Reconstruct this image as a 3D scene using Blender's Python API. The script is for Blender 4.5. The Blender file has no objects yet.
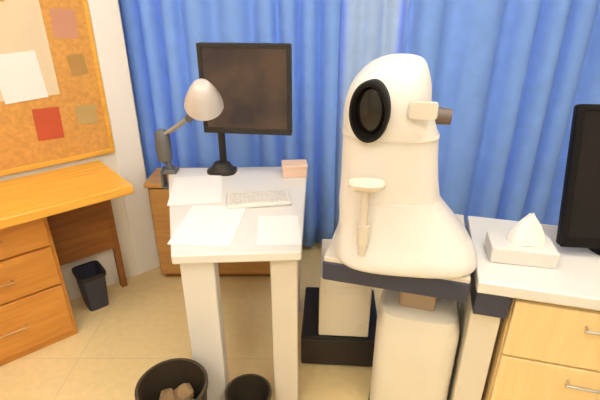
import bpy, bmesh, math, random
from mathutils import Vector, Matrix, Euler
random.seed(4)
SC = bpy.context.scene
COL = SC.collection
R = math.radians

# ------------------------------------------------------------------ materials
def mat(name, col, rough=.5, var=.06, scale=8, metal=0, spec=.5, bump=0, bscale=60):
    m = bpy.data.materials.new(name); m.use_nodes = True
    nt = m.node_tree; b = nt.nodes['Principled BSDF']
    tc = nt.nodes.new('ShaderNodeTexCoord')
    n = nt.nodes.new('ShaderNodeTexNoise'); n.inputs['Scale'].default_value = scale; n.inputs['Detail'].default_value = 4
    nt.links.new(tc.outputs['Object'], n.inputs['Vector'])
    r = nt.nodes.new('ShaderNodeValToRGB')
    r.color_ramp.elements[0].position = .3; r.color_ramp.elements[1].position = .7
    r.color_ramp.elements[0].color = [c*(1-var) for c in col]+[1]
    r.color_ramp.elements[1].color = [min(1, c*(1+var)) for c in col]+[1]
    nt.links.new(n.outputs['Fac'], r.inputs['Fac']); nt.links.new(r.outputs['Color'], b.inputs['Base Color'])
    b.inputs['Roughness'].default_value = rough; b.inputs['Metallic'].default_value = metal
    b.inputs['Specular IOR Level'].default_value = spec
    if bump:
        n2 = nt.nodes.new('ShaderNodeTexNoise'); n2.inputs['Scale'].default_value = bscale
        bp = nt.nodes.new('ShaderNodeBump'); bp.inputs['Strength'].default_value = bump; bp.inputs['Distance'].default_value = .01
        nt.links.new(tc.outputs['Object'], n2.inputs['Vector'])
        nt.links.new(n2.outputs['Fac'], bp.inputs['Height']); nt.links.new(bp.outputs['Normal'], b.inputs['Normal'])
    return m

def wood(name, c1, c2, rough=.4, scale=(1.2, 14, 14)):
    m = bpy.data.materials.new(name); m.use_nodes = True
    nt = m.node_tree; b = nt.nodes['Principled BSDF']
    tc = nt.nodes.new('ShaderNodeTexCoord'); mp = nt.nodes.new('ShaderNodeMapping')
    mp.inputs['Scale'].default_value = scale
    nt.links.new(tc.outputs['Object'], mp.inputs['Vector'])
    n = nt.nodes.new('ShaderNodeTexNoise'); n.inputs['Scale'].default_value = 3; n.inputs['Detail'].default_value = 6
    n.inputs['Distortion'].default_value = .6
    nt.links.new(mp.outputs['Vector'], n.inputs['Vector'])
    r = nt.nodes.new('ShaderNodeValToRGB')
    r.color_ramp.elements[0].position = .32; r.color_ramp.elements[1].position = .68
    r.color_ramp.elements[0].color = list(c1)+[1]; r.color_ramp.elements[1].color = list(c2)+[1]
    nt.links.new(n.outputs['Fac'], r.inputs['Fac']); nt.links.new(r.outputs['Color'], b.inputs['Base Color'])
    b.inputs['Roughness'].default_value = rough
    return m

def floor_mat():
    m = bpy.data.materials.new('floor_vinyl'); m.use_nodes = True
    nt = m.node_tree; b = nt.nodes['Principled BSDF']
    tc = nt.nodes.new('ShaderNodeTexCoord')
    br = nt.nodes.new('ShaderNodeTexBrick'); br.offset = .0
    br.inputs['Color1'].default_value = (.88, .69, .35, 1); br.inputs['Color2'].default_value = (.86, .67, .335, 1)
    br.inputs['Mortar'].default_value = (.77, .61, .33, 1); br.inputs['Scale'].default_value = 1
    br.inputs['Mortar Size'].default_value = .003; br.inputs['Brick Width'].default_value = .5; br.inputs['Row Height'].default_value = .5
    nt.links.new(tc.outputs['Object'], br.inputs['Vector'])
    n = nt.nodes.new('ShaderNodeTexNoise'); n.inputs['Scale'].default_value = 30; n.inputs['Detail'].default_value = 6
    nt.links.new(tc.outputs['Object'], n.inputs['Vector'])
    mx = nt.nodes.new('ShaderNodeMix'); mx.data_type = 'RGBA'; mx.blend_type = 'MULTIPLY'; mx.inputs['Factor'].default_value = .18
    nt.links.new(br.outputs['Color'], mx.inputs['A']); nt.links.new(n.outputs['Fac'], mx.inputs['B'])
    nt.links.new(mx.outputs['Result'], b.inputs['Base Color'])
    b.inputs['Roughness'].default_value = .42
    return m

def emit(name, col, s):
    m = bpy.data.materials.new(name); m.use_nodes = True
    b = m.node_tree.nodes['Principled BSDF']
    b.inputs['Base Color'].default_value = (*col, 1)
    b.inputs['Emission Color'].default_value = (*col, 1); b.inputs['Emission Strength'].default_value = s
    return m

def screen_mat(name, c1, c2, s, rough=.3):
    """an emissive display in soft darker and lighter fields"""
    m = bpy.data.materials.new(name); m.use_nodes = True
    nt = m.node_tree; b = nt.nodes['Principled BSDF']
    tc = nt.nodes.new('ShaderNodeTexCoord')
    n = nt.nodes.new('ShaderNodeTexNoise'); n.inputs['Scale'].default_value = 5; n.inputs['Detail'].default_value = 3
    nt.links.new(tc.outputs['Object'], n.inputs['Vector'])
    r = nt.nodes.new('ShaderNodeValToRGB')
    r.color_ramp.elements[0].position = .38; r.color_ramp.elements[1].position = .62
    r.color_ramp.elements[0].color = (*c1, 1); r.color_ramp.elements[1].color = (*c2, 1)
    nt.links.new(n.outputs['Fac'], r.inputs['Fac'])
    nt.links.new(r.outputs['Color'], b.inputs['Emission Color'])
    b.inputs['Emission Strength'].default_value = s
    b.inputs['Base Color'].default_value = (.012, .011, .010, 1); b.inputs['Roughness'].default_value = rough; b.inputs['Specular IOR Level'].default_value = .12
    return m

M = dict(
    wall=mat('wall_paint', (.80, .74, .64), .85, .02, 3, bump=.06),
    ceil=mat('ceiling_paint', (.85, .83, .78), .9, .02, 3),
    floor=floor_mat(),
    trim=mat('white_trim_paint', (.84, .81, .77), .5, .02, 4),
    board=mat('cork_board', (.64, .32, .075), .75, .12, 55, bump=.25, bscale=140),
    wood=wood('orange_wood_veneer', (.56, .225, .035), (.68, .30, .055)),
    woodtop=wood('lit_wood_top', (.74, .36, .045), (.86, .47, .075), .3),  # brighter copy of the orange wood, light on the desktop put into its colour
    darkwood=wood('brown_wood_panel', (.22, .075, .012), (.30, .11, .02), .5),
    tan=wood('tan_wood_veneer', (.47, .24, .07), (.56, .30, .09), .45),
    beech=wood('pale_beech_veneer', (.74, .54, .25), (.80, .60, .30), .42, (14, 14, 1.2)),
    curtain=mat('blue_curtain_cloth', (.215, .40, .93), .85, .05, 14, bump=.1, bscale=300),
    sheer=mat('pale_blue_curtain_cloth', (.42, .58, .86), .85, .05, 14, bump=.08, bscale=300),
    whitetop=mat('white_laminate', (.69, .665, .625), .35, .015, 5),
    cream=mat('cream_metal_paint', (.74, .67, .53), .45, .02, 5),
    grey_beige=mat('grey_beige_plastic', (.70, .64, .52), .5, .02, 6),
    white=mat('white_instrument_plastic', (.69, .66, .615), .38, .015, 5),
    offwhite=mat('warm_white_plastic', (.64, .585, .49), .45, .02, 5),
    navy=mat('navy_edge_and_shade', (.032, .036, .066), .5, .08, 8),  # dark table edge, and the shade beneath the right desk as colour
    postbrown=mat('shaded_column_metal', (.36, .26, .18), .4, .05, 8),  # shade on the column below the tabletop is put into this brown
    black=mat('black_plastic', (.008, .007, .007), .45, .1, 10, 0, .12),
    charcoal=mat('charcoal_plastic', (.035, .029, .024), .5, .1, 10, 0, .2),
    bin=mat('dark_brown_bin_plastic', (.05, .036, .023), .45, .1, 10, 0, .3),
    binbag=mat('brown_cardboard_scrap', (.26, .16, .075), .9, .15, 20),
    darkblue=mat('dark_slate_plastic', (.035, .035, .055), .5, .1, 10),
    grey=mat('grey_metal_paint', (.13, .13, .13), .45, .05, 10, metal=.2),
    greylight=mat('silver_metal_paint', (.38, .36, .34), .35, .04, 10, metal=.4),
    shade=mat('pale_lamp_shade_paint', (.62, .57, .54), .4, .03, 8),
    lens=mat('dark_lens_glass', (.008, .007, .007), .18, .05, 6),
    hoodm=mat('dark_hood_rubber', (.009, .008, .007), .6, .08, 20, 0, .15),
    knob=mat('brown_knob_plastic', (.14, .10, .08), .5, .08, 10),
    paper=mat('white_paper', (.80, .785, .76), .8, .01, 10),
    creampaper=mat('cream_paper', (.70, .58, .40), .8, .03, 6),
    peach=mat('peach_paper', (.80, .56, .42), .8, .02, 10),
    red=mat('red_card', (.52, .085, .03), .7, .08, 9),
    pinknote=mat('dusty_pink_paper', (.56, .27, .17), .8, .04, 9),
    olivenote=mat('olive_grey_paper', (.48, .34, .13), .8, .05, 9),
    tannote=mat('brown_paper', (.42, .24, .07), .8, .06, 9),
    ochre=mat('ochre_paper', (.55, .36, .10), .8, .05, 9),
    keys=mat('pale_key_plastic', (.66, .63, .57), .5, .02, 9),
    chrome=mat('brushed_steel', (.55, .53, .5), .3, .03, 20, metal=.9),
    lampglow=emit('added_lamp_diffuser', (1.0, .955, .87), 15.0),
    screen=screen_mat('lit_brown_screen', (.055, .036, .030), (.125, .070, .040), .8),
    screenblk=screen_mat('dark_screen_reflection', (.006, .004, .004), (.014, .005, .006), .5, .55),  # faint red reflection on the dark screen, painted as emission
    daylight=emit('window_daylight', (.70, .82, 1.0), 1.0),
)

# ------------------------------------------------------------------ geometry helpers
def box(bm, lo, hi, rot=None):
    lo, hi = Vector(lo), Vector(hi)
    c = (lo+hi)/2; s = hi-lo
    mtx = Matrix.Translation(c)
    if rot: mtx = mtx @ Euler(rot).to_matrix().to_4x4()
    bmesh.ops.create_cube(bm, size=1, matrix=mtx @ Matrix.Diagonal((*s, 1)))

def tube(bm, a, b, r1, r2=None, seg=20, caps=True):
    a, b = Vector(a), Vector(b); d = b-a
    q = d.to_track_quat('Z', 'Y').to_matrix().to_4x4()
    bmesh.ops.create_cone(bm, cap_ends=caps, segments=seg, radius1=r1, radius2=r1 if r2 is None else r2,
                          depth=d.length, matrix=Matrix.Translation((a+b)/2) @ q)

def loft(bm, rings, cap=True):
    vs = [[bm.verts.new(p) for p in r] for r in rings]
    n = len(vs[0])
    for i in range(len(vs)-1):
        for j in range(n):
            bm.faces.new((vs[i][j], vs[i][(j+1) % n], vs[i+1][(j+1) % n], vs[i+1][j]))
    if cap:
        bm.faces.new(list(reversed(vs[0]))); bm.faces.new(vs[-1])

def sring(cx, cy, z, w, d, e=3.2, n=40):
    """superellipse ring"""
    out = []
    for k in range(n):
        t = 2*math.pi*k/n; c, s = math.cos(t), math.sin(t)
        out.append((cx+w/2*math.copysign(abs(c)**(2/e), c), cy+d/2*math.copysign(abs(s)**(2/e), s), z))
    return out

def smooth_rows(rows, sub=4):
    out = []
    for i in range(len(rows)-1):
        p0, p1, p2, p3 = rows[max(i-1, 0)], rows[i], rows[i+1], rows[min(i+2, len(rows)-1)]
        for k in range(sub):
            t = k/sub
            out.append(tuple(.5*(2*b_+(c_-a_)*t+(2*a_-5*b_+4*c_-d_)*t*t+(3*b_-a_-3*c_+d_)*t**3) for a_, b_, c_, d_ in zip(p0, p1, p2, p3)))
    return out+[rows[-1]]

def lathe(bm, prof, n=32, c=(0, 0)):
    loft(bm, [[(c[0]+r*math.cos(2*math.pi*k/n), c[1]+r*math.sin(2*math.pi*k/n), z) for k in range(n)] for r, z in prof])

def prism(bm, poly, z0, z1):
    loft(bm, [[(x, y, z0) for x, y in poly], [(x, y, z1) for x, y in poly]])

def obj(name, bm, m, parent=None, bevel=0, smooth=False, loc=(0, 0, 0), rot=(0, 0, 0), label=None):
    bmesh.ops.recalc_face_normals(bm, faces=bm.faces)
    me = bpy.data.meshes.new(name); bm.to_mesh(me); bm.free()
    me.materials.append(M[m])
    if smooth:
        for p in me.polygons: p.use_smooth = True
        me.set_sharp_from_angle(angle=R(40))
    o = bpy.data.objects.new(name, me); COL.objects.link(o)
    o.location = loc; o.rotation_euler = rot
    if parent: o.parent = parent
    if bevel:
        b = o.modifiers.new('bevel', 'BEVEL'); b.width = bevel; b.segments = 3; b.limit_method = 'ANGLE'
    if label: o['label'] = label
    return o

def B(): return bmesh.new()
def bx(lo, hi): b = B(); box(b, lo, hi); return b

def tag(o, label, cat, group=None):
    o['label'] = label; o['category'] = cat
    if group: o['group'] = group
    return o

def thing(name, label, cat, loc=(0, 0, 0), rz=0, group=None):
    o = bpy.data.objects.new(name, None); COL.objects.link(o); o.empty_display_size = .1
    o.location = loc; o.rotation_euler = (0, 0, rz)
    return tag(o, label, cat, group)

def struct(name, bm, m, parent=None, **k):
    o = obj(name, bm, m, parent, **k)
    if not parent: o['kind'] = 'structure'
    return o

# ------------------------------------------------------------------ room shell
X0, X1, Y0, Y1, H = -2.3, 2.3, -2.0, 2.55, 2.6
struct('floor', bx((X0-.1, Y0-.1, -.1), (X1+.1, Y1+.1, 0)), 'floor')
struct('ceiling', bx((X0-.1, Y0-.1, H), (X1+.1, Y1+.1, H+.1)), 'ceil')
# back wall with a window opening
WX0, WX1, WZ0, WZ1 = -.3, 1.5, .95, 2.2
b = B()
box(b, (X0, Y1, 0), (WX0, Y1+.1, H)); box(b, (WX1, Y1, 0), (X1, Y1+.1, H))
box(b, (WX0, Y1, 0), (WX1, Y1+.1, WZ0)); box(b, (WX0, Y1, WZ1), (WX1, Y1+.1, H))
struct('wall_back', b, 'wall')
b = B()
for lo, hi in (((WX0, Y1+.02, WZ0), (WX1, Y1+.07, WZ0+.05)), ((WX0, Y1+.02, WZ1-.05), (WX1, Y1+.07, WZ1)),
               ((WX0, Y1+.02, WZ0), (WX0+.05, Y1+.07, WZ1)), ((WX1-.05, Y1+.02, WZ0), (WX1, Y1+.07, WZ1)),
               ((.575, Y1+.02, WZ0), (.625, Y1+.07, WZ1))): box(b, lo, hi)
win = struct('window_1', b, 'trim')
obj('window_pane', bx((WX0+.04, Y1+.035, WZ0+.04), (WX1-.04, Y1+.045, WZ1-.04)), 'daylight', win)
struct('wall_right', bx((X1, Y0, 0), (X1+.1, Y1+.1, H)), 'wall')
struct('wall_front', bx((X0, Y0-.1, 0), (X1, Y0, H)), 'wall')
# left wall: slanting partition carrying the cork board
DX = Vector((.757, .653, 0)).normalized(); DN = Vector((DX.y, -DX.x, 0))   # along wall, out of wall
ANG = math.atan2(DX.y, DX.x)
PE = Vector((-.955, 2.159, 0))                  # right end of the partition, front face
def wl(name, lo, hi, m, parent=None, bevel=0):   # local: x along wall (0 = right end), y into the wall
    if parent: return obj(name, bx(lo, hi), m, parent, bevel)
    return struct(name, bx(lo, hi), m, None, bevel=bevel, loc=PE, rot=(0, 0, ANG))
wl('wall_left', (-1.75, 0, 0), (0, .10, H), 'wall')
wl('trim_1', (0, -.012, 0), (.14, .112, H), 'trim', bevel=.008)
b = B(); box(b, (X0, Y0, 0), (X0+.02, 1.1, H)); struct('wall_far_left', b, 'wall')
struct('baseboard_back', bx((-.85, Y1-.02, 0), (X1, Y1, .08)), 'tan')

# ------------------------------------------------------------------ curtains
def curtain(x0, x1, y, z0, z1, m, label, amp, per, group=None, seed=1, name='curtain'):
    rnd = random.Random(seed)
    t = thing(name, label, 'curtain', ((x0+x1)/2, y, z0), 0, group)
    nx, nz = int((x1-x0)/.010), 14
    ph = []; p = 0
    for i in range(nx+1):
        p += .010/per*2*math.pi*(1+.45*math.sin(i*.071+seed)+.25*math.sin(i*.023*seed+1))
        ph.append(p)
    b = B(); g = []
    for k in range(nz+1):
        f = k/nz; row = []
        for i in range(nx+1):
            u = i/nx
            a = amp*(.75+.35*(1-f))
            s = math.sin(ph[i]+.25*math.sin(f*3+i*.05))
            yy = a*math.copysign(abs(s)**.75, s)+.3*a*math.sin(ph[i]*.37+2)
            row.append(b.verts.new((x0+(x1-x0)*u-(x0+x1)/2+.3*a*math.cos(ph[i]), yy, f*(z1-z0))))
        g.append(row)
    for k in range(nz):
        for i in range(nx): b.faces.new((g[k][i], g[k][i+1], g[k+1][i+1], g[k+1][i]))
    o = obj('curtain_cloth', b, m, t, smooth=True)
    s = o.modifiers.new('thick', 'SOLIDIFY'); s.thickness = .003
    return t
curtain(-.93, .20, 2.43, .04, 2.30, 'curtain', 'blue pleated curtain behind the brown-screened monitor', .034, .155, 'blue curtains on the back wall', 1)
curtain(.17, .58, 2.50, .04, 2.30, 'sheer', 'narrow pale blue curtain hanging behind the white instrument', .018, .12, None, 5)
curtain(.54, 2.2, 2.395, .04, 2.30, 'curtain', 'wide blue pleated curtain behind the tissue box and black monitor', .042, .19, 'blue curtains on the back wall', 3)
t = thing('curtain_rail', 'white curtain rail above the blue curtains', 'curtain rail', (0, 2.44, 2.305))
obj('rail', bx((-.95, -.02, 0), (2.22, .02, .03)), 'trim', t, .004)
for x in (-.8, .4, 1.6): obj('bracket', bx((x-.015, -.015, .005), (x+.015, .11, .025)), 'trim', t)

# ------------------------------------------------------------------ things on the slanting wall
def on_wall(s, z):    # s: distance left of the partition's right end
    return PE - DX*s + Vector((0, 0, z))
def flat_note(name, s, z, w, h, m, label, cat, group=None, tilt=0, out=.0135, th=.002):
    o = obj(name, bx((-w/2, -th, -h/2), (w/2, 0, h/2)), m, None, 0, False, on_wall(s, z)+DN*out, (0, tilt, ANG))
    return tag(o, label, cat, group)
t = thing('cork_board', 'large orange cork board on the slanting wall above the wooden desk', 'notice board', on_wall(.86, .78)+DN*.0005, ANG)
obj('cork_panel', bx((-.82, -.012, 0), (.855, 0, 1.25)), 'board', t)
b = B()
for lo, hi in (((-.835, -.018, -.02), (.858, 0, .003)), ((-.835, -.018, 1.247), (.858, 0, 1.27)),
               ((-.835, -.018, .003), (-.815, 0, 1.247)), ((.838, -.018, .003), (.858, 0, 1.247))): box(b, lo, hi)
obj('frame', b, 'woodtop', t, .002)
NG = 'papers on the cork board'
flat_note('pinned_paper', .345, 1.30, .30, .44, 'creampaper', 'large cream paper sheet at the left edge of the cork board', 'paper', NG, 0)
flat_note('pinned_paper', .335, 1.17, .17, .20, 'paper', 'white sheet pinned over the lower part of the cream sheet', 'paper', NG, R(-3), .016)
flat_note('red_card', .27, .955, .11, .145, 'red', 'red card pinned low on the cork board below the white sheet', 'card', NG, R(2))
flat_note('pinned_note', .115, 1.375, .10, .12, 'pinknote', 'dusty pink note pinned at the top right of the cork board', 'note', NG, R(4))
flat_note('pinned_note', .095, 1.20, .07, .09, 'tannote', 'brown note pinned beside the white sheet on the cork board', 'note', NG, R(-5))
flat_note('pinned_note', .10, .97, .09, .09, 'olivenote', 'olive grey note pinned right of the red card', 'note', NG, R(3))
flat_note('pinned_note', .37, 1.49, .10, .05, 'ochre', 'ochre note pinned over the top edge of the cream sheet', 'note', NG, R(0), .016)

# ------------------------------------------------------------------ wooden desk along the slanting wall
WD = thing('wooden_desk', 'orange wooden desk against the slanting wall under the cork board', 'desk', PE-DX*.085+DN*.02, ANG)
D = .43
obj('desktop', bx((-1.35, -D, .70), (0, 0, .74)), 'woodtop', WD, .006)
obj('side_panel', bx((-1.33, -D+.06, 0), (-1.30, -.02, .70)), 'wood', WD, .003)
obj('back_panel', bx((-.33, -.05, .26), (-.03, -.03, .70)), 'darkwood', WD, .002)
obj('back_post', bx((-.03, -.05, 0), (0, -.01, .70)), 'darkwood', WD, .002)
obj('pedestal', bx((-.87, -D+0.155, 0), (-.33, -.02, .70)), 'wood', WD, .004)
for i, (z0, z1) in enumerate(((.04, .30), (.31, .50), (.51, .68))):
    dr = obj('drawer', bx((-.855, -D+0.138, z0), (-.345, -D+0.157, z1)), 'wood', WD, .004)
    b = B(); zc = (z0+z1)/2
    tube(b, (-.69, -D+0.115, zc), (-.51, -D+0.115, zc), .006, seg=12)
    for x in (-.68, -.52): tube(b, (x, -D+0.115, zc), (x, -D+0.140, zc), .004, seg=10)
    obj('handle', b, 'tan', dr, smooth=True)

# small dark bin under the wooden desk
def bin_(name, label, loc, r, h, m, contents=None, group=None):
    t = thing(name, label, 'bin', loc, 0, group)
    b = B()
    lathe(b, [(r*.80, 0), (r*.83, .004), (r, h-.012), (r*1.05, h-.012), (r*1.05, h), (r*.96, h), (r*.78, .012), (.002, .012)], 36)
    obj('bin_body', b, m, t, smooth=True)
    if contents:
        rnd = random.Random(7)
        for k in range(contents):
            b = B()
            bmesh.ops.create_icosphere(b, subdivisions=2, radius=r*.36)
            for v in b.verts: v.co *= rnd.uniform(.75, 1.05)
            a = k*2.4
            obj('crumpled_scrap', b, 'binbag', t, loc=(r*.36*math.cos(a), r*.36*math.sin(a), h*.60+.01*k))
    return t
pos = PE-DX*.27+DN*.11
t = thing('waste_box', 'small dark slate waste box on the floor beneath the wooden desk', 'bin', (pos.x, pos.y, 0), ANG)
b = B()
loft(b, [sring(0, 0, 0, .10, .13, 6), sring(0, 0, .20, .125, .155, 6), sring(0, 0, .20, .113, .143, 6), sring(0, 0, .01, .09, .12, 6)])
obj('box_body', b, 'darkblue', t, smooth=True)
b = B(); loft(b, [sring(0, 0, .19, .135, .165, 6), sring(0, 0, .205, .135, .165, 6), sring(0, 0, .205, .115, .145, 6), sring(0, 0, .19, .115, .145, 6)], cap=False)
obj('rim', b, 'charcoal', t)

# low tan cabinet in front of the curtain
LC = thing('low_cabinet', 'low tan wooden cabinet in front of the blue curtain, partly behind the white desk', 'cabinet', (-.80, 2.10, 0))
obj('cabinet_body', bx((0, .02, .03), (.68, .23, .58)), 'tan', LC, .003)
obj('plinth', bx((.02, .04, 0), (.66, .21, .03)), 'darkwood', LC)
obj('cabinet_top', bx((-.01, -.005, .58), (.69, .235, .605)), 'tan', LC, .004)
for k in range(2):
    d = obj('door', bx((.012+k*.332, 0, .05), (.336+k*.332, .02, .57)), 'tan', LC, .003)
    b = B(); x = .305 if k == 0 else .375
    tube(b, (x, -.022, .40), (x, -.022, .50), .005, seg=10)
    for z in (.41, .49): tube(b, (x, -.022, z), (x, .002, z), .004, seg=8)
    obj('handle', b, 'chrome', d, smooth=True)

# ------------------------------------------------------------------ white desk with monitor
TA = thing('white_desk', 'white topped desk on two panel legs under the brown-screened monitor', 'desk', (-.25, 1.6, 0))
def L(x, y): return (x+.25, y-1.6)
b = B(); prism(b, [L(-.41, 1.19), L(.005, 1.215), L(.035, 2.0), L(-.63, 1.97)], .705, .74)
obj('desktop', b, 'whitetop', TA, .006)
def leg_panel(x0, x1, y0, y1):
    b = B(); p0 = L(x0, y0); p1 = L(x1, y1)
    box(b, (*p0, 0), (*p1, .705)); return b
l1 = obj('leg', leg_panel(-.40, -.285, 1.23, 1.30), 'whitetop', TA, .006)
l2 = obj('leg', leg_panel(-.10, -.008, 1.235, 1.30), 'offwhite', TA, .006)
for (x0, x1) in ((-.565, -.495), (-.065, 0)):
    obj('leg', leg_panel(x0, x1, 1.82, 1.87), 'offwhite', TA, .006)
b = B(); p0 = L(-.495, 1.835); p1 = L(-.065, 1.855); box(b, (*p0, .64), (*p1, .705)); obj('cross_rail', b, 'offwhite', TA, .003)

# monitor
MZ = .74
MT = thing('computer_monitor', 'black framed monitor with a brown screen on the white desk', 'monitor', (-.225, 1.86, MZ), R(-7))
b = B(); loft(b, [sring(-.145, .045, z, w, w*.8, 3) for z, w in ((0, .135), (.012, .135), (.02, .10), (.045, .07))])
obj('arm_base', b, 'charcoal', MT, smooth=True)
b = B(); tube(b, (-.145, .075, .02), (-.145, .075, .42), .016); obj('arm_post', b, 'charcoal', MT, smooth=True)
b = B(); box(b, (-.16, .058, .365), (.02, .085, .405)); obj('arm', b, 'charcoal', MT, .006)
hw, z0, z1 = .192, .205, .575
b = B(); box(b, (-hw, -.012, z0), (hw, .022, z1)); obj('casing', b, 'black', MT, .008)
b = B()
for lo, hi in (((-hw, -.020, z0), (hw, -.010, z0+.024)), ((-hw, -.020, z1-.018), (hw, -.010, z1)),
               ((-hw, -.020, z0+.02), (-hw+.018, -.010, z1-.015)), ((hw-.018, -.020, z0+.02), (hw, -.010, z1-.015))): box(b, lo, hi)
obj('bezel', b, 'charcoal', MT, .002)
obj('screen', bx((-hw+.017, -.0145, z0+.022), (hw-.017, -.011, z1-.016)), 'screen', MT)
b = B(); box(b, (-.10, .022, z0+.08), (.10, .056, z1-.08)); obj('rear_housing', b, 'black', MT, .012)

# clamp lamp whose pale head stands before the monitor's left edge
LP = thing('desk_lamp', 'grey jointed lamp clamped to the desk, pale head before the monitor', 'lamp', (-.600, 1.915, .74))
b = B(); box(b, (-.03, -.03, .0), (.03, .03, .02)); box(b, (-.045, -.03, -.075), (-.033, .03, .02)); box(b, (-.045, -.03, -.075), (.012, .03, -.062))
tube(b, (0, 0, -.066), (0, 0, -.036), .016, seg=16)
obj('clamp', b, 'grey', LP, .003)
b = B(); tube(b, (0, 0, .015), (-.012, 0, .055), .013); obj('post', b, 'grey', LP, smooth=True)
b = B(); loft(b, [sring(-.02, 0, z, w, w*.8, 2.6) for z, w in ((.05, .03), (.06, .062), (.12, .07), (.19, .062), (.205, .03))])
obj('spring_housing', b, 'grey', LP, smooth=True)
b = B()
tube(b, (-.015, -.012, .18), (.12, -.03, .27), .008); tube(b, (-.015, .012, .17), (.12, -.006, .26), .008)
obj('arm', b, 'greylight', LP, smooth=True)
b = B(); tube(b, (.12, -.04, .265), (.12, .01, .265), .018); obj('joint', b, 'grey', LP, smooth=True)
b = B(); tube(b, (.12, -.02, .268), (.185, -.05, .345), .009); obj('arm', b, 'greylight', LP, smooth=True)
b = B(); prof = [(.022, .128), (.036, .122), (.055, .085), (.078, .024), (.083, 0), (.079, 0), (.072, .024), (.049, .080), (.004, .104)]
lathe(b, prof, 32)
sh = obj('lamp_shade', b, 'shade', LP, smooth=True, loc=(.195, -.060, .330), rot=(R(40), R(8), 0))
b = B(); bmesh.ops.create_uvsphere(b, u_segments=20, v_segments=12, radius=.026); obj('bulb', b, 'paper', sh, smooth=True, loc=(0, 0, .045))

# papers, keyboard, peach box on the white desk
PG = 'papers on the white desk'
def sheet(x, y, rz, label, m='paper', z=.7405, w=.21, h=.297, th=.0015, group=PG, name='paper_sheet', cat='paper'):
    o = obj(name, bx((-w/2, -h/2, 0), (w/2, h/2, th)), m, None, 0, False, (x, y, z), (0, 0, rz))
    return tag(o, label, cat, group)
sheet(-.44, 1.715, R(9), 'white paper sheet lying on the left side of the white desk')
sheet(-.325, 1.40, R(-4), 'white paper sheet near the front left edge of the white desk', z=.7405)
KB = thing('keyboard', 'pale keyboard on the white desk in front of the monitor', 'keyboard', (-.165, 1.60, .741), R(8))
obj('keyboard_body', bx((-.125, -.065, 0), (.125, .065, .016)), 'whitetop', KB, .005)
b = B()
for r_ in range(5):
    for c_ in range(13):
        x = -.114+c_*.0176; y = -.054+r_*.0225
        if r_ == 0 and 3 < c_ < 9: continue
        box(b, (x, y, .015), (x+.0145, y+.0185, .0215))
box(b, (-.114+4*.0176, -.054, .015), (-.114+8*.0176+.0145, -.0355, .0215))
obj('keys', b, 'keys', KB, .0015)
PB = thing('paper_box', 'small peach box at the rear right corner of the white desk', 'box', (-.025, 1.885, .7405), R(4))
obj('box_body', bx((-.055, -.04, 0), (.055, .04, .045)), 'peach', PB, .003)
obj('lid', bx((-.058, -.043, .042), (.058, .043, .058)), 'peach', PB, .003)
sheet(-.075, 1.36, R(3), 'white paper sheet at the front right corner of the white desk', w=.148, h=.21)

# ------------------------------------------------------------------ instrument table and white instrument
RB = R(-16)
TB = thing('instrument_table', 'white lifting table with dark navy edge carrying the white instrument', 'table', (.075, 1.185, 0), RB)
W_, D_ = .44, .43
obj('tabletop', bx((0, 0, .722), (W_, D_, .74)), 'offwhite', TB, .003)
obj('dark_edge', bx((-.003, -.006, .655), (W_+.003, D_+.003, .724)), 'navy', TB, .008, label='dark navy table edge')
obj('lifting_column', bx((.245, .10, .47), (.365, .25, .66)), 'postbrown', TB, .012, label='lifting column with shade painted in as taupe')
b = B(); loft(b, [sring(.315, .17, z, w, d, 5) for z, w, d in ((.03, .275, .26), (.06, .28, .265), (.46, .28, .265), (.51, .25, .23), (.525, .20, .17))])
obj('pedestal', b, 'grey_beige', TB, smooth=True)
b = B(); loft(b, [sring(.315, .17, z, w, d, 5) for z, w, d in ((.0, .29, .30), (.025, .29, .30), (.035, .27, .27))])
obj('base', b, 'charcoal', TB, smooth=True)

IN = thing('examination_instrument', 'tall white instrument with dark oval hood on navy edged table', 'medical instrument', (.315, 1.235, .7405), R(-8))
b = B(); loft(b, [sring(x, -.005, z, w, d, e) for z, x, w, d, e in smooth_rows(((0, .02, .42, .31, 3.4), (.012, .02, .435, .325, 3.4), (.04, .018, .43, .32, 3.2), (.08, .008, .40, .29, 3), (.13, -.012, .355, .26, 2.8), (.18, -.035, .315, .24, 2.8), (.21, -.042, .295, .235, 2.8)))])
obj('base', b, 'white', IN, smooth=True)
b = B(); loft(b, [sring(x, .0, z, w, d, 3) for z, x, w, d in ((.205, -.042, .298, .240), (.26, -.047, .285, .235), (.33, -.052, .275, .235), (.40, -.055, .268, .235))])
obj('column', b, 'white', IN, smooth=True)
b = B(); loft(b, [sring(x, y, z, w, d, 2.8) for z, x, y, w, d in smooth_rows(((.395, -.055, 0, .268, .24), (.43, -.062, 0, .256, .25), (.48, -.068, 0, .236, .25), (.53, -.062, .003, .212, .235), (.57, -.050, .008, .165, .20), (.592, -.037, .012, .115, .14), (.601, -.034, .013, .055, .065), (.603, -.033, .013, .01, .012)))])
obj('head', b, 'white', IN, smooth=True)
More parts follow.
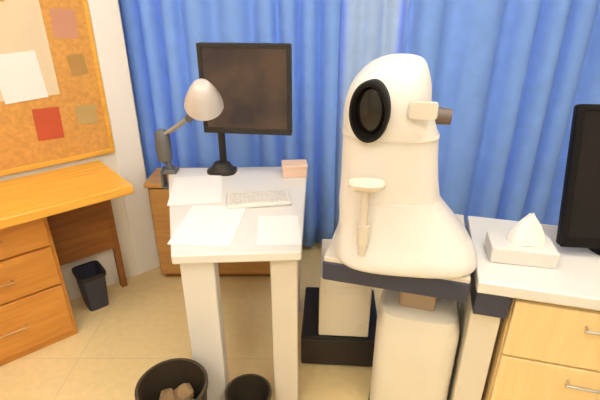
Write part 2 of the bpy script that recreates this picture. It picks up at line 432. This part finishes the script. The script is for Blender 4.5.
# oval hood standing proud of the head, facing forward-left
def oval(rx, rz, y, n=40): return [(rx*math.cos(2*math.pi*k/n), y, rz*math.sin(2*math.pi*k/n)) for k in range(n)]
hp = dict(loc=(-.115, -.118, .478), rot=(R(4), 0, R(-14)))
b = B(); loft(b, [oval(.044, .070, .06), oval(.051, .079, .0), oval(.053, .081, -.022), oval(.050, .078, -.034), oval(.043, .069, -.034), oval(.039, .063, -.008)], cap=False)
hood = obj('viewing_hood', b, 'hoodm', IN, smooth=True, label='dark oval viewing hood', **hp)
b = B(); loft(b, [oval(.0405, .066, .004), oval(.0405, .066, -.010), oval(.032, .053, -.016), oval(.018, .027, -.019), oval(.004, .006, -.020)])
obj('lens', b, 'lens', hood, smooth=True)
b = B(); loft(b, [sring(.015, -.1265, z, w, .018, 4) for z, w in ((.462, .065), (.467, .073), (.500, .073), (.505, .065))])
obj('control_panel', b, 'offwhite', IN, smooth=True, label='beige control panel')
b = B(); tube(b, (.040, -.01, .445), (.108, -.015, .442), .026, .022); obj('side_knob', b, 'knob', IN, smooth=True, label='brown side knob')
b = B(); loft(b, [sring(-.115, -.165, z, w, d, 2.6) for z, w, d in ((.272, .07, .035), (.280, .095, .055), (.292, .10, .06), (.296, .095, .055), (.288, .06, .03))])
cr = obj('chin_rest', b, 'offwhite', IN, smooth=True)
b = B(); tube(b, (-.115, -.150, .06), (-.115, -.158, .278), .011, seg=16); tube(b, (-.115, -.151, .10), (-.115, -.153, .16), .017, seg=16)
obj('chin_rest_post', b, 'offwhite', cr, smooth=True)
b = B(); loft(b, [sring(-.055, 0, z, w, d, 3) for z, w, d in ((.391, .2735, .2445), (.3965, .2735, .2445))])
obj('seam_ring', b, 'offwhite', IN)

# ------------------------------------------------------------------ right desk with dark strip of under-desk shade and beech pedestal
RC = R(-15)
TC = thing('corner_desk', 'white topped desk at right carrying the black monitor and tissue box', 'desk', (.515, 1.05, 0), RC)
obj('desktop', bx((.0, 0, .70), (1.3, .44, .74)), 'whitetop', TC, .006)
obj('shade_apron', bx((.004, .012, .615), (.10, .42, .70)), 'navy', TC, .003, label='shade under the desk top as a dark navy strip')  # stands in for the shade below the desktop, painted navy
obj('end_panel', bx((.006, .05, 0), (.095, .41, .62)), 'grey_beige', TC, .004)
obj('side_panel', bx((1.26, .02, 0), (1.29, .42, .70)), 'beech', TC, .003)
PD = thing('drawer_pedestal', 'pale beech drawer cabinet beneath the right-hand white desk', 'cabinet', (.515, 1.05, 0), RC)
obj('carcass', bx((.11, .035, .03), (.62, .42, .695)), 'beech', PD, .003)
obj('plinth', bx((.13, .06, 0), (.60, .40, .03)), 'charcoal', PD)
for z0, z1 in ((.04, .25), (.258, .47), (.478, .68)):
    d = obj('drawer', bx((.113, .016, z0), (.617, .035, z1)), 'beech', PD, .003)
    b = B(); z = z1-.05
    tube(b, (.30, -.006, z), (.43, -.006, z), .005, seg=10)
    for x in (.31, .42): tube(b, (x, -.006, z), (x, .018, z), .004, seg=8)
    obj('handle', b, 'chrome', d, smooth=True)

TI = thing('tissue_box', 'white tissue box with a tissue sticking up on the right-hand desk', 'tissue box', (.690, 1.185, .7405), R(-12))
b = B(); box(b, (-.095, -.055, 0), (.095, .055, .052)); obj('box_body', b, 'white', TI, .004)
b = B(); n = 28; rings = []
for z, r, a in ((.050, .045, .3), (.068, .042, .35), (.088, .034, .45), (.116, .024, .5), (.150, .005, .4)):
    rings.append([((r*(1+a*math.sin(5*t+z*20)*.45))*math.cos(t)*1.15+.01, r*.6*(1+a*math.cos(4*t+z*30)*.5)*math.sin(t), z+.006*math.sin(3*t)) for t in [2*math.pi*k/n for k in range(n)]])
loft(b, rings); obj('tissue', b, 'paper', TI, smooth=True)

BM = thing('dark_monitor', 'black monitor with a dark screen at the right edge of the picture', 'monitor', (1.07, 1.235, .7405), R(-6))
b = B(); loft(b, [sring(0, 0, 0, .26, .17, 2.8), sring(0, 0, .010, .26, .17, 2.8), sring(0, .01, .018, .12, .08, 2.8)])
obj('stand_base', b, 'black', BM, smooth=True)
obj('stand_neck', bx((-.04, .035, .014), (.04, .062, .22)), 'black', BM, .006)
tl = dict(loc=(0, -.055, .012), rot=(R(-15), 0, 0))
hw, z0, z1 = .245, .015, .455
obj('casing', bx((-hw, -.012, z0), (hw, .022, z1)), 'black', BM, .010, **tl)
b = B()
for lo, hi in (((-hw, -.021, z0), (hw, -.010, z0+.03)), ((-hw, -.021, z1-.02), (hw, -.010, z1)),
               ((-hw, -.021, z0+.025), (-hw+.02, -.010, z1-.018)), ((hw-.02, -.021, z0+.025), (hw, -.010, z1-.018))): box(b, lo, hi)
obj('bezel', b, 'black', BM, .003, **tl)
obj('screen', bx((-hw+.019, -.0145, z0+.028), (hw-.019, -.011, z1-.018)), 'screenblk', BM, **tl)

# ------------------------------------------------------------------ on the floor
PC = thing('computer_tower', 'cream computer tower standing on the dark box under the tables', 'computer', (.185, 1.47, .165), R(-4))
obj('case', bx((-.105, 0, .008), (.105, .30, .30)), 'cream', PC, .006)
obj('front_panel', bx((-.106, -.018, .006), (.106, .002, .302)), 'cream', PC, .007)
obj('drive_bay', bx((-.085, -.021, .225), (.085, -.016, .262)), 'grey_beige', PC, .002)
b = B(); tube(b, (.07, -.024, .06), (.07, -.016, .06), .012); obj('power_button', b, 'grey_beige', PC, smooth=True)
for x in (-.09, .09):
    for y in (.02, .28): obj('foot', bx((x-.012, y-.012, 0), (x+.012, y+.012, .009)), 'charcoal', PC)
UP = thing('battery_box', 'dark charcoal box on the floor under the cream computer tower', 'box', (.165, 1.475, 0), R(-4))
obj('case', bx((-.16, -.02, .012), (.18, .34, .160)), 'charcoal', UP, .008)
obj('front_panel', bx((-.158, -.032, .015), (.178, -.018, .157)), 'charcoal', UP, .006)
for x in (-.13, .15):
    for y in (.02, .30): obj('foot', bx((x-.015, y-.015, 0), (x+.015, y+.015, .013)), 'black', UP)
bin_('waste_bin', 'large round dark brown waste bin in front of the white desk\'s left leg', (-.435, 1.09, 0), .115, .29, 'bin', 4, 'dark round waste bins')
bin_('waste_bin', 'small round dark waste bin standing between the legs of the white desk', (-.19, 1.165, 0), .082, .17, 'bin', 0, 'dark round waste bins')

# ------------------------------------------------------------------ ceiling lights out of view, front rows added to brighten upright faces
for x, y in ((-.75, 1.0), (.75, 1.0), (-.75, -.25), (.75, -.25), (-.75, -1.4), (.75, -1.4)):
    t = thing('added_ceiling_light', 'unseen square white ceiling panel added to light the room', 'ceiling light', (x, y, H), 0, 'ceiling light panels')
    b = B()
    for lo, hi in (((-.31, -.31, -.035), (.31, -.28, -.001)), ((-.31, .28, -.035), (.31, .31, -.001)),
                   ((-.31, -.28, -.035), (-.28, .28, -.001)), ((.28, -.28, -.035), (.31, .28, -.001))): box(b, lo, hi)
    obj('frame', b, 'trim', t)
    obj('diffuser', bx((-.28, -.28, -.028), (.28, .28, -.010)), 'lampglow', t)

w = bpy.data.worlds.new('world'); SC.world = w; w.use_nodes = True
w.node_tree.nodes['Background'].inputs['Color'].default_value = (.75, .85, 1, 1)
w.node_tree.nodes['Background'].inputs['Strength'].default_value = .4

# ------------------------------------------------------------------ camera
cam = bpy.data.cameras.new('camera'); co = bpy.data.objects.new('camera', cam); COL.objects.link(co)
co.location = (0, 0, 1.49); co.rotation_euler = (R(65), 0, 0)
cam.sensor_width = 36; cam.lens = 26.4; cam.clip_start = .02
SC.camera = co
vs = SC.view_settings
vs.view_transform = 'Standard'; vs.look = 'None'; vs.gamma = 1; vs.use_curve_mapping = False; vs.exposure = .22
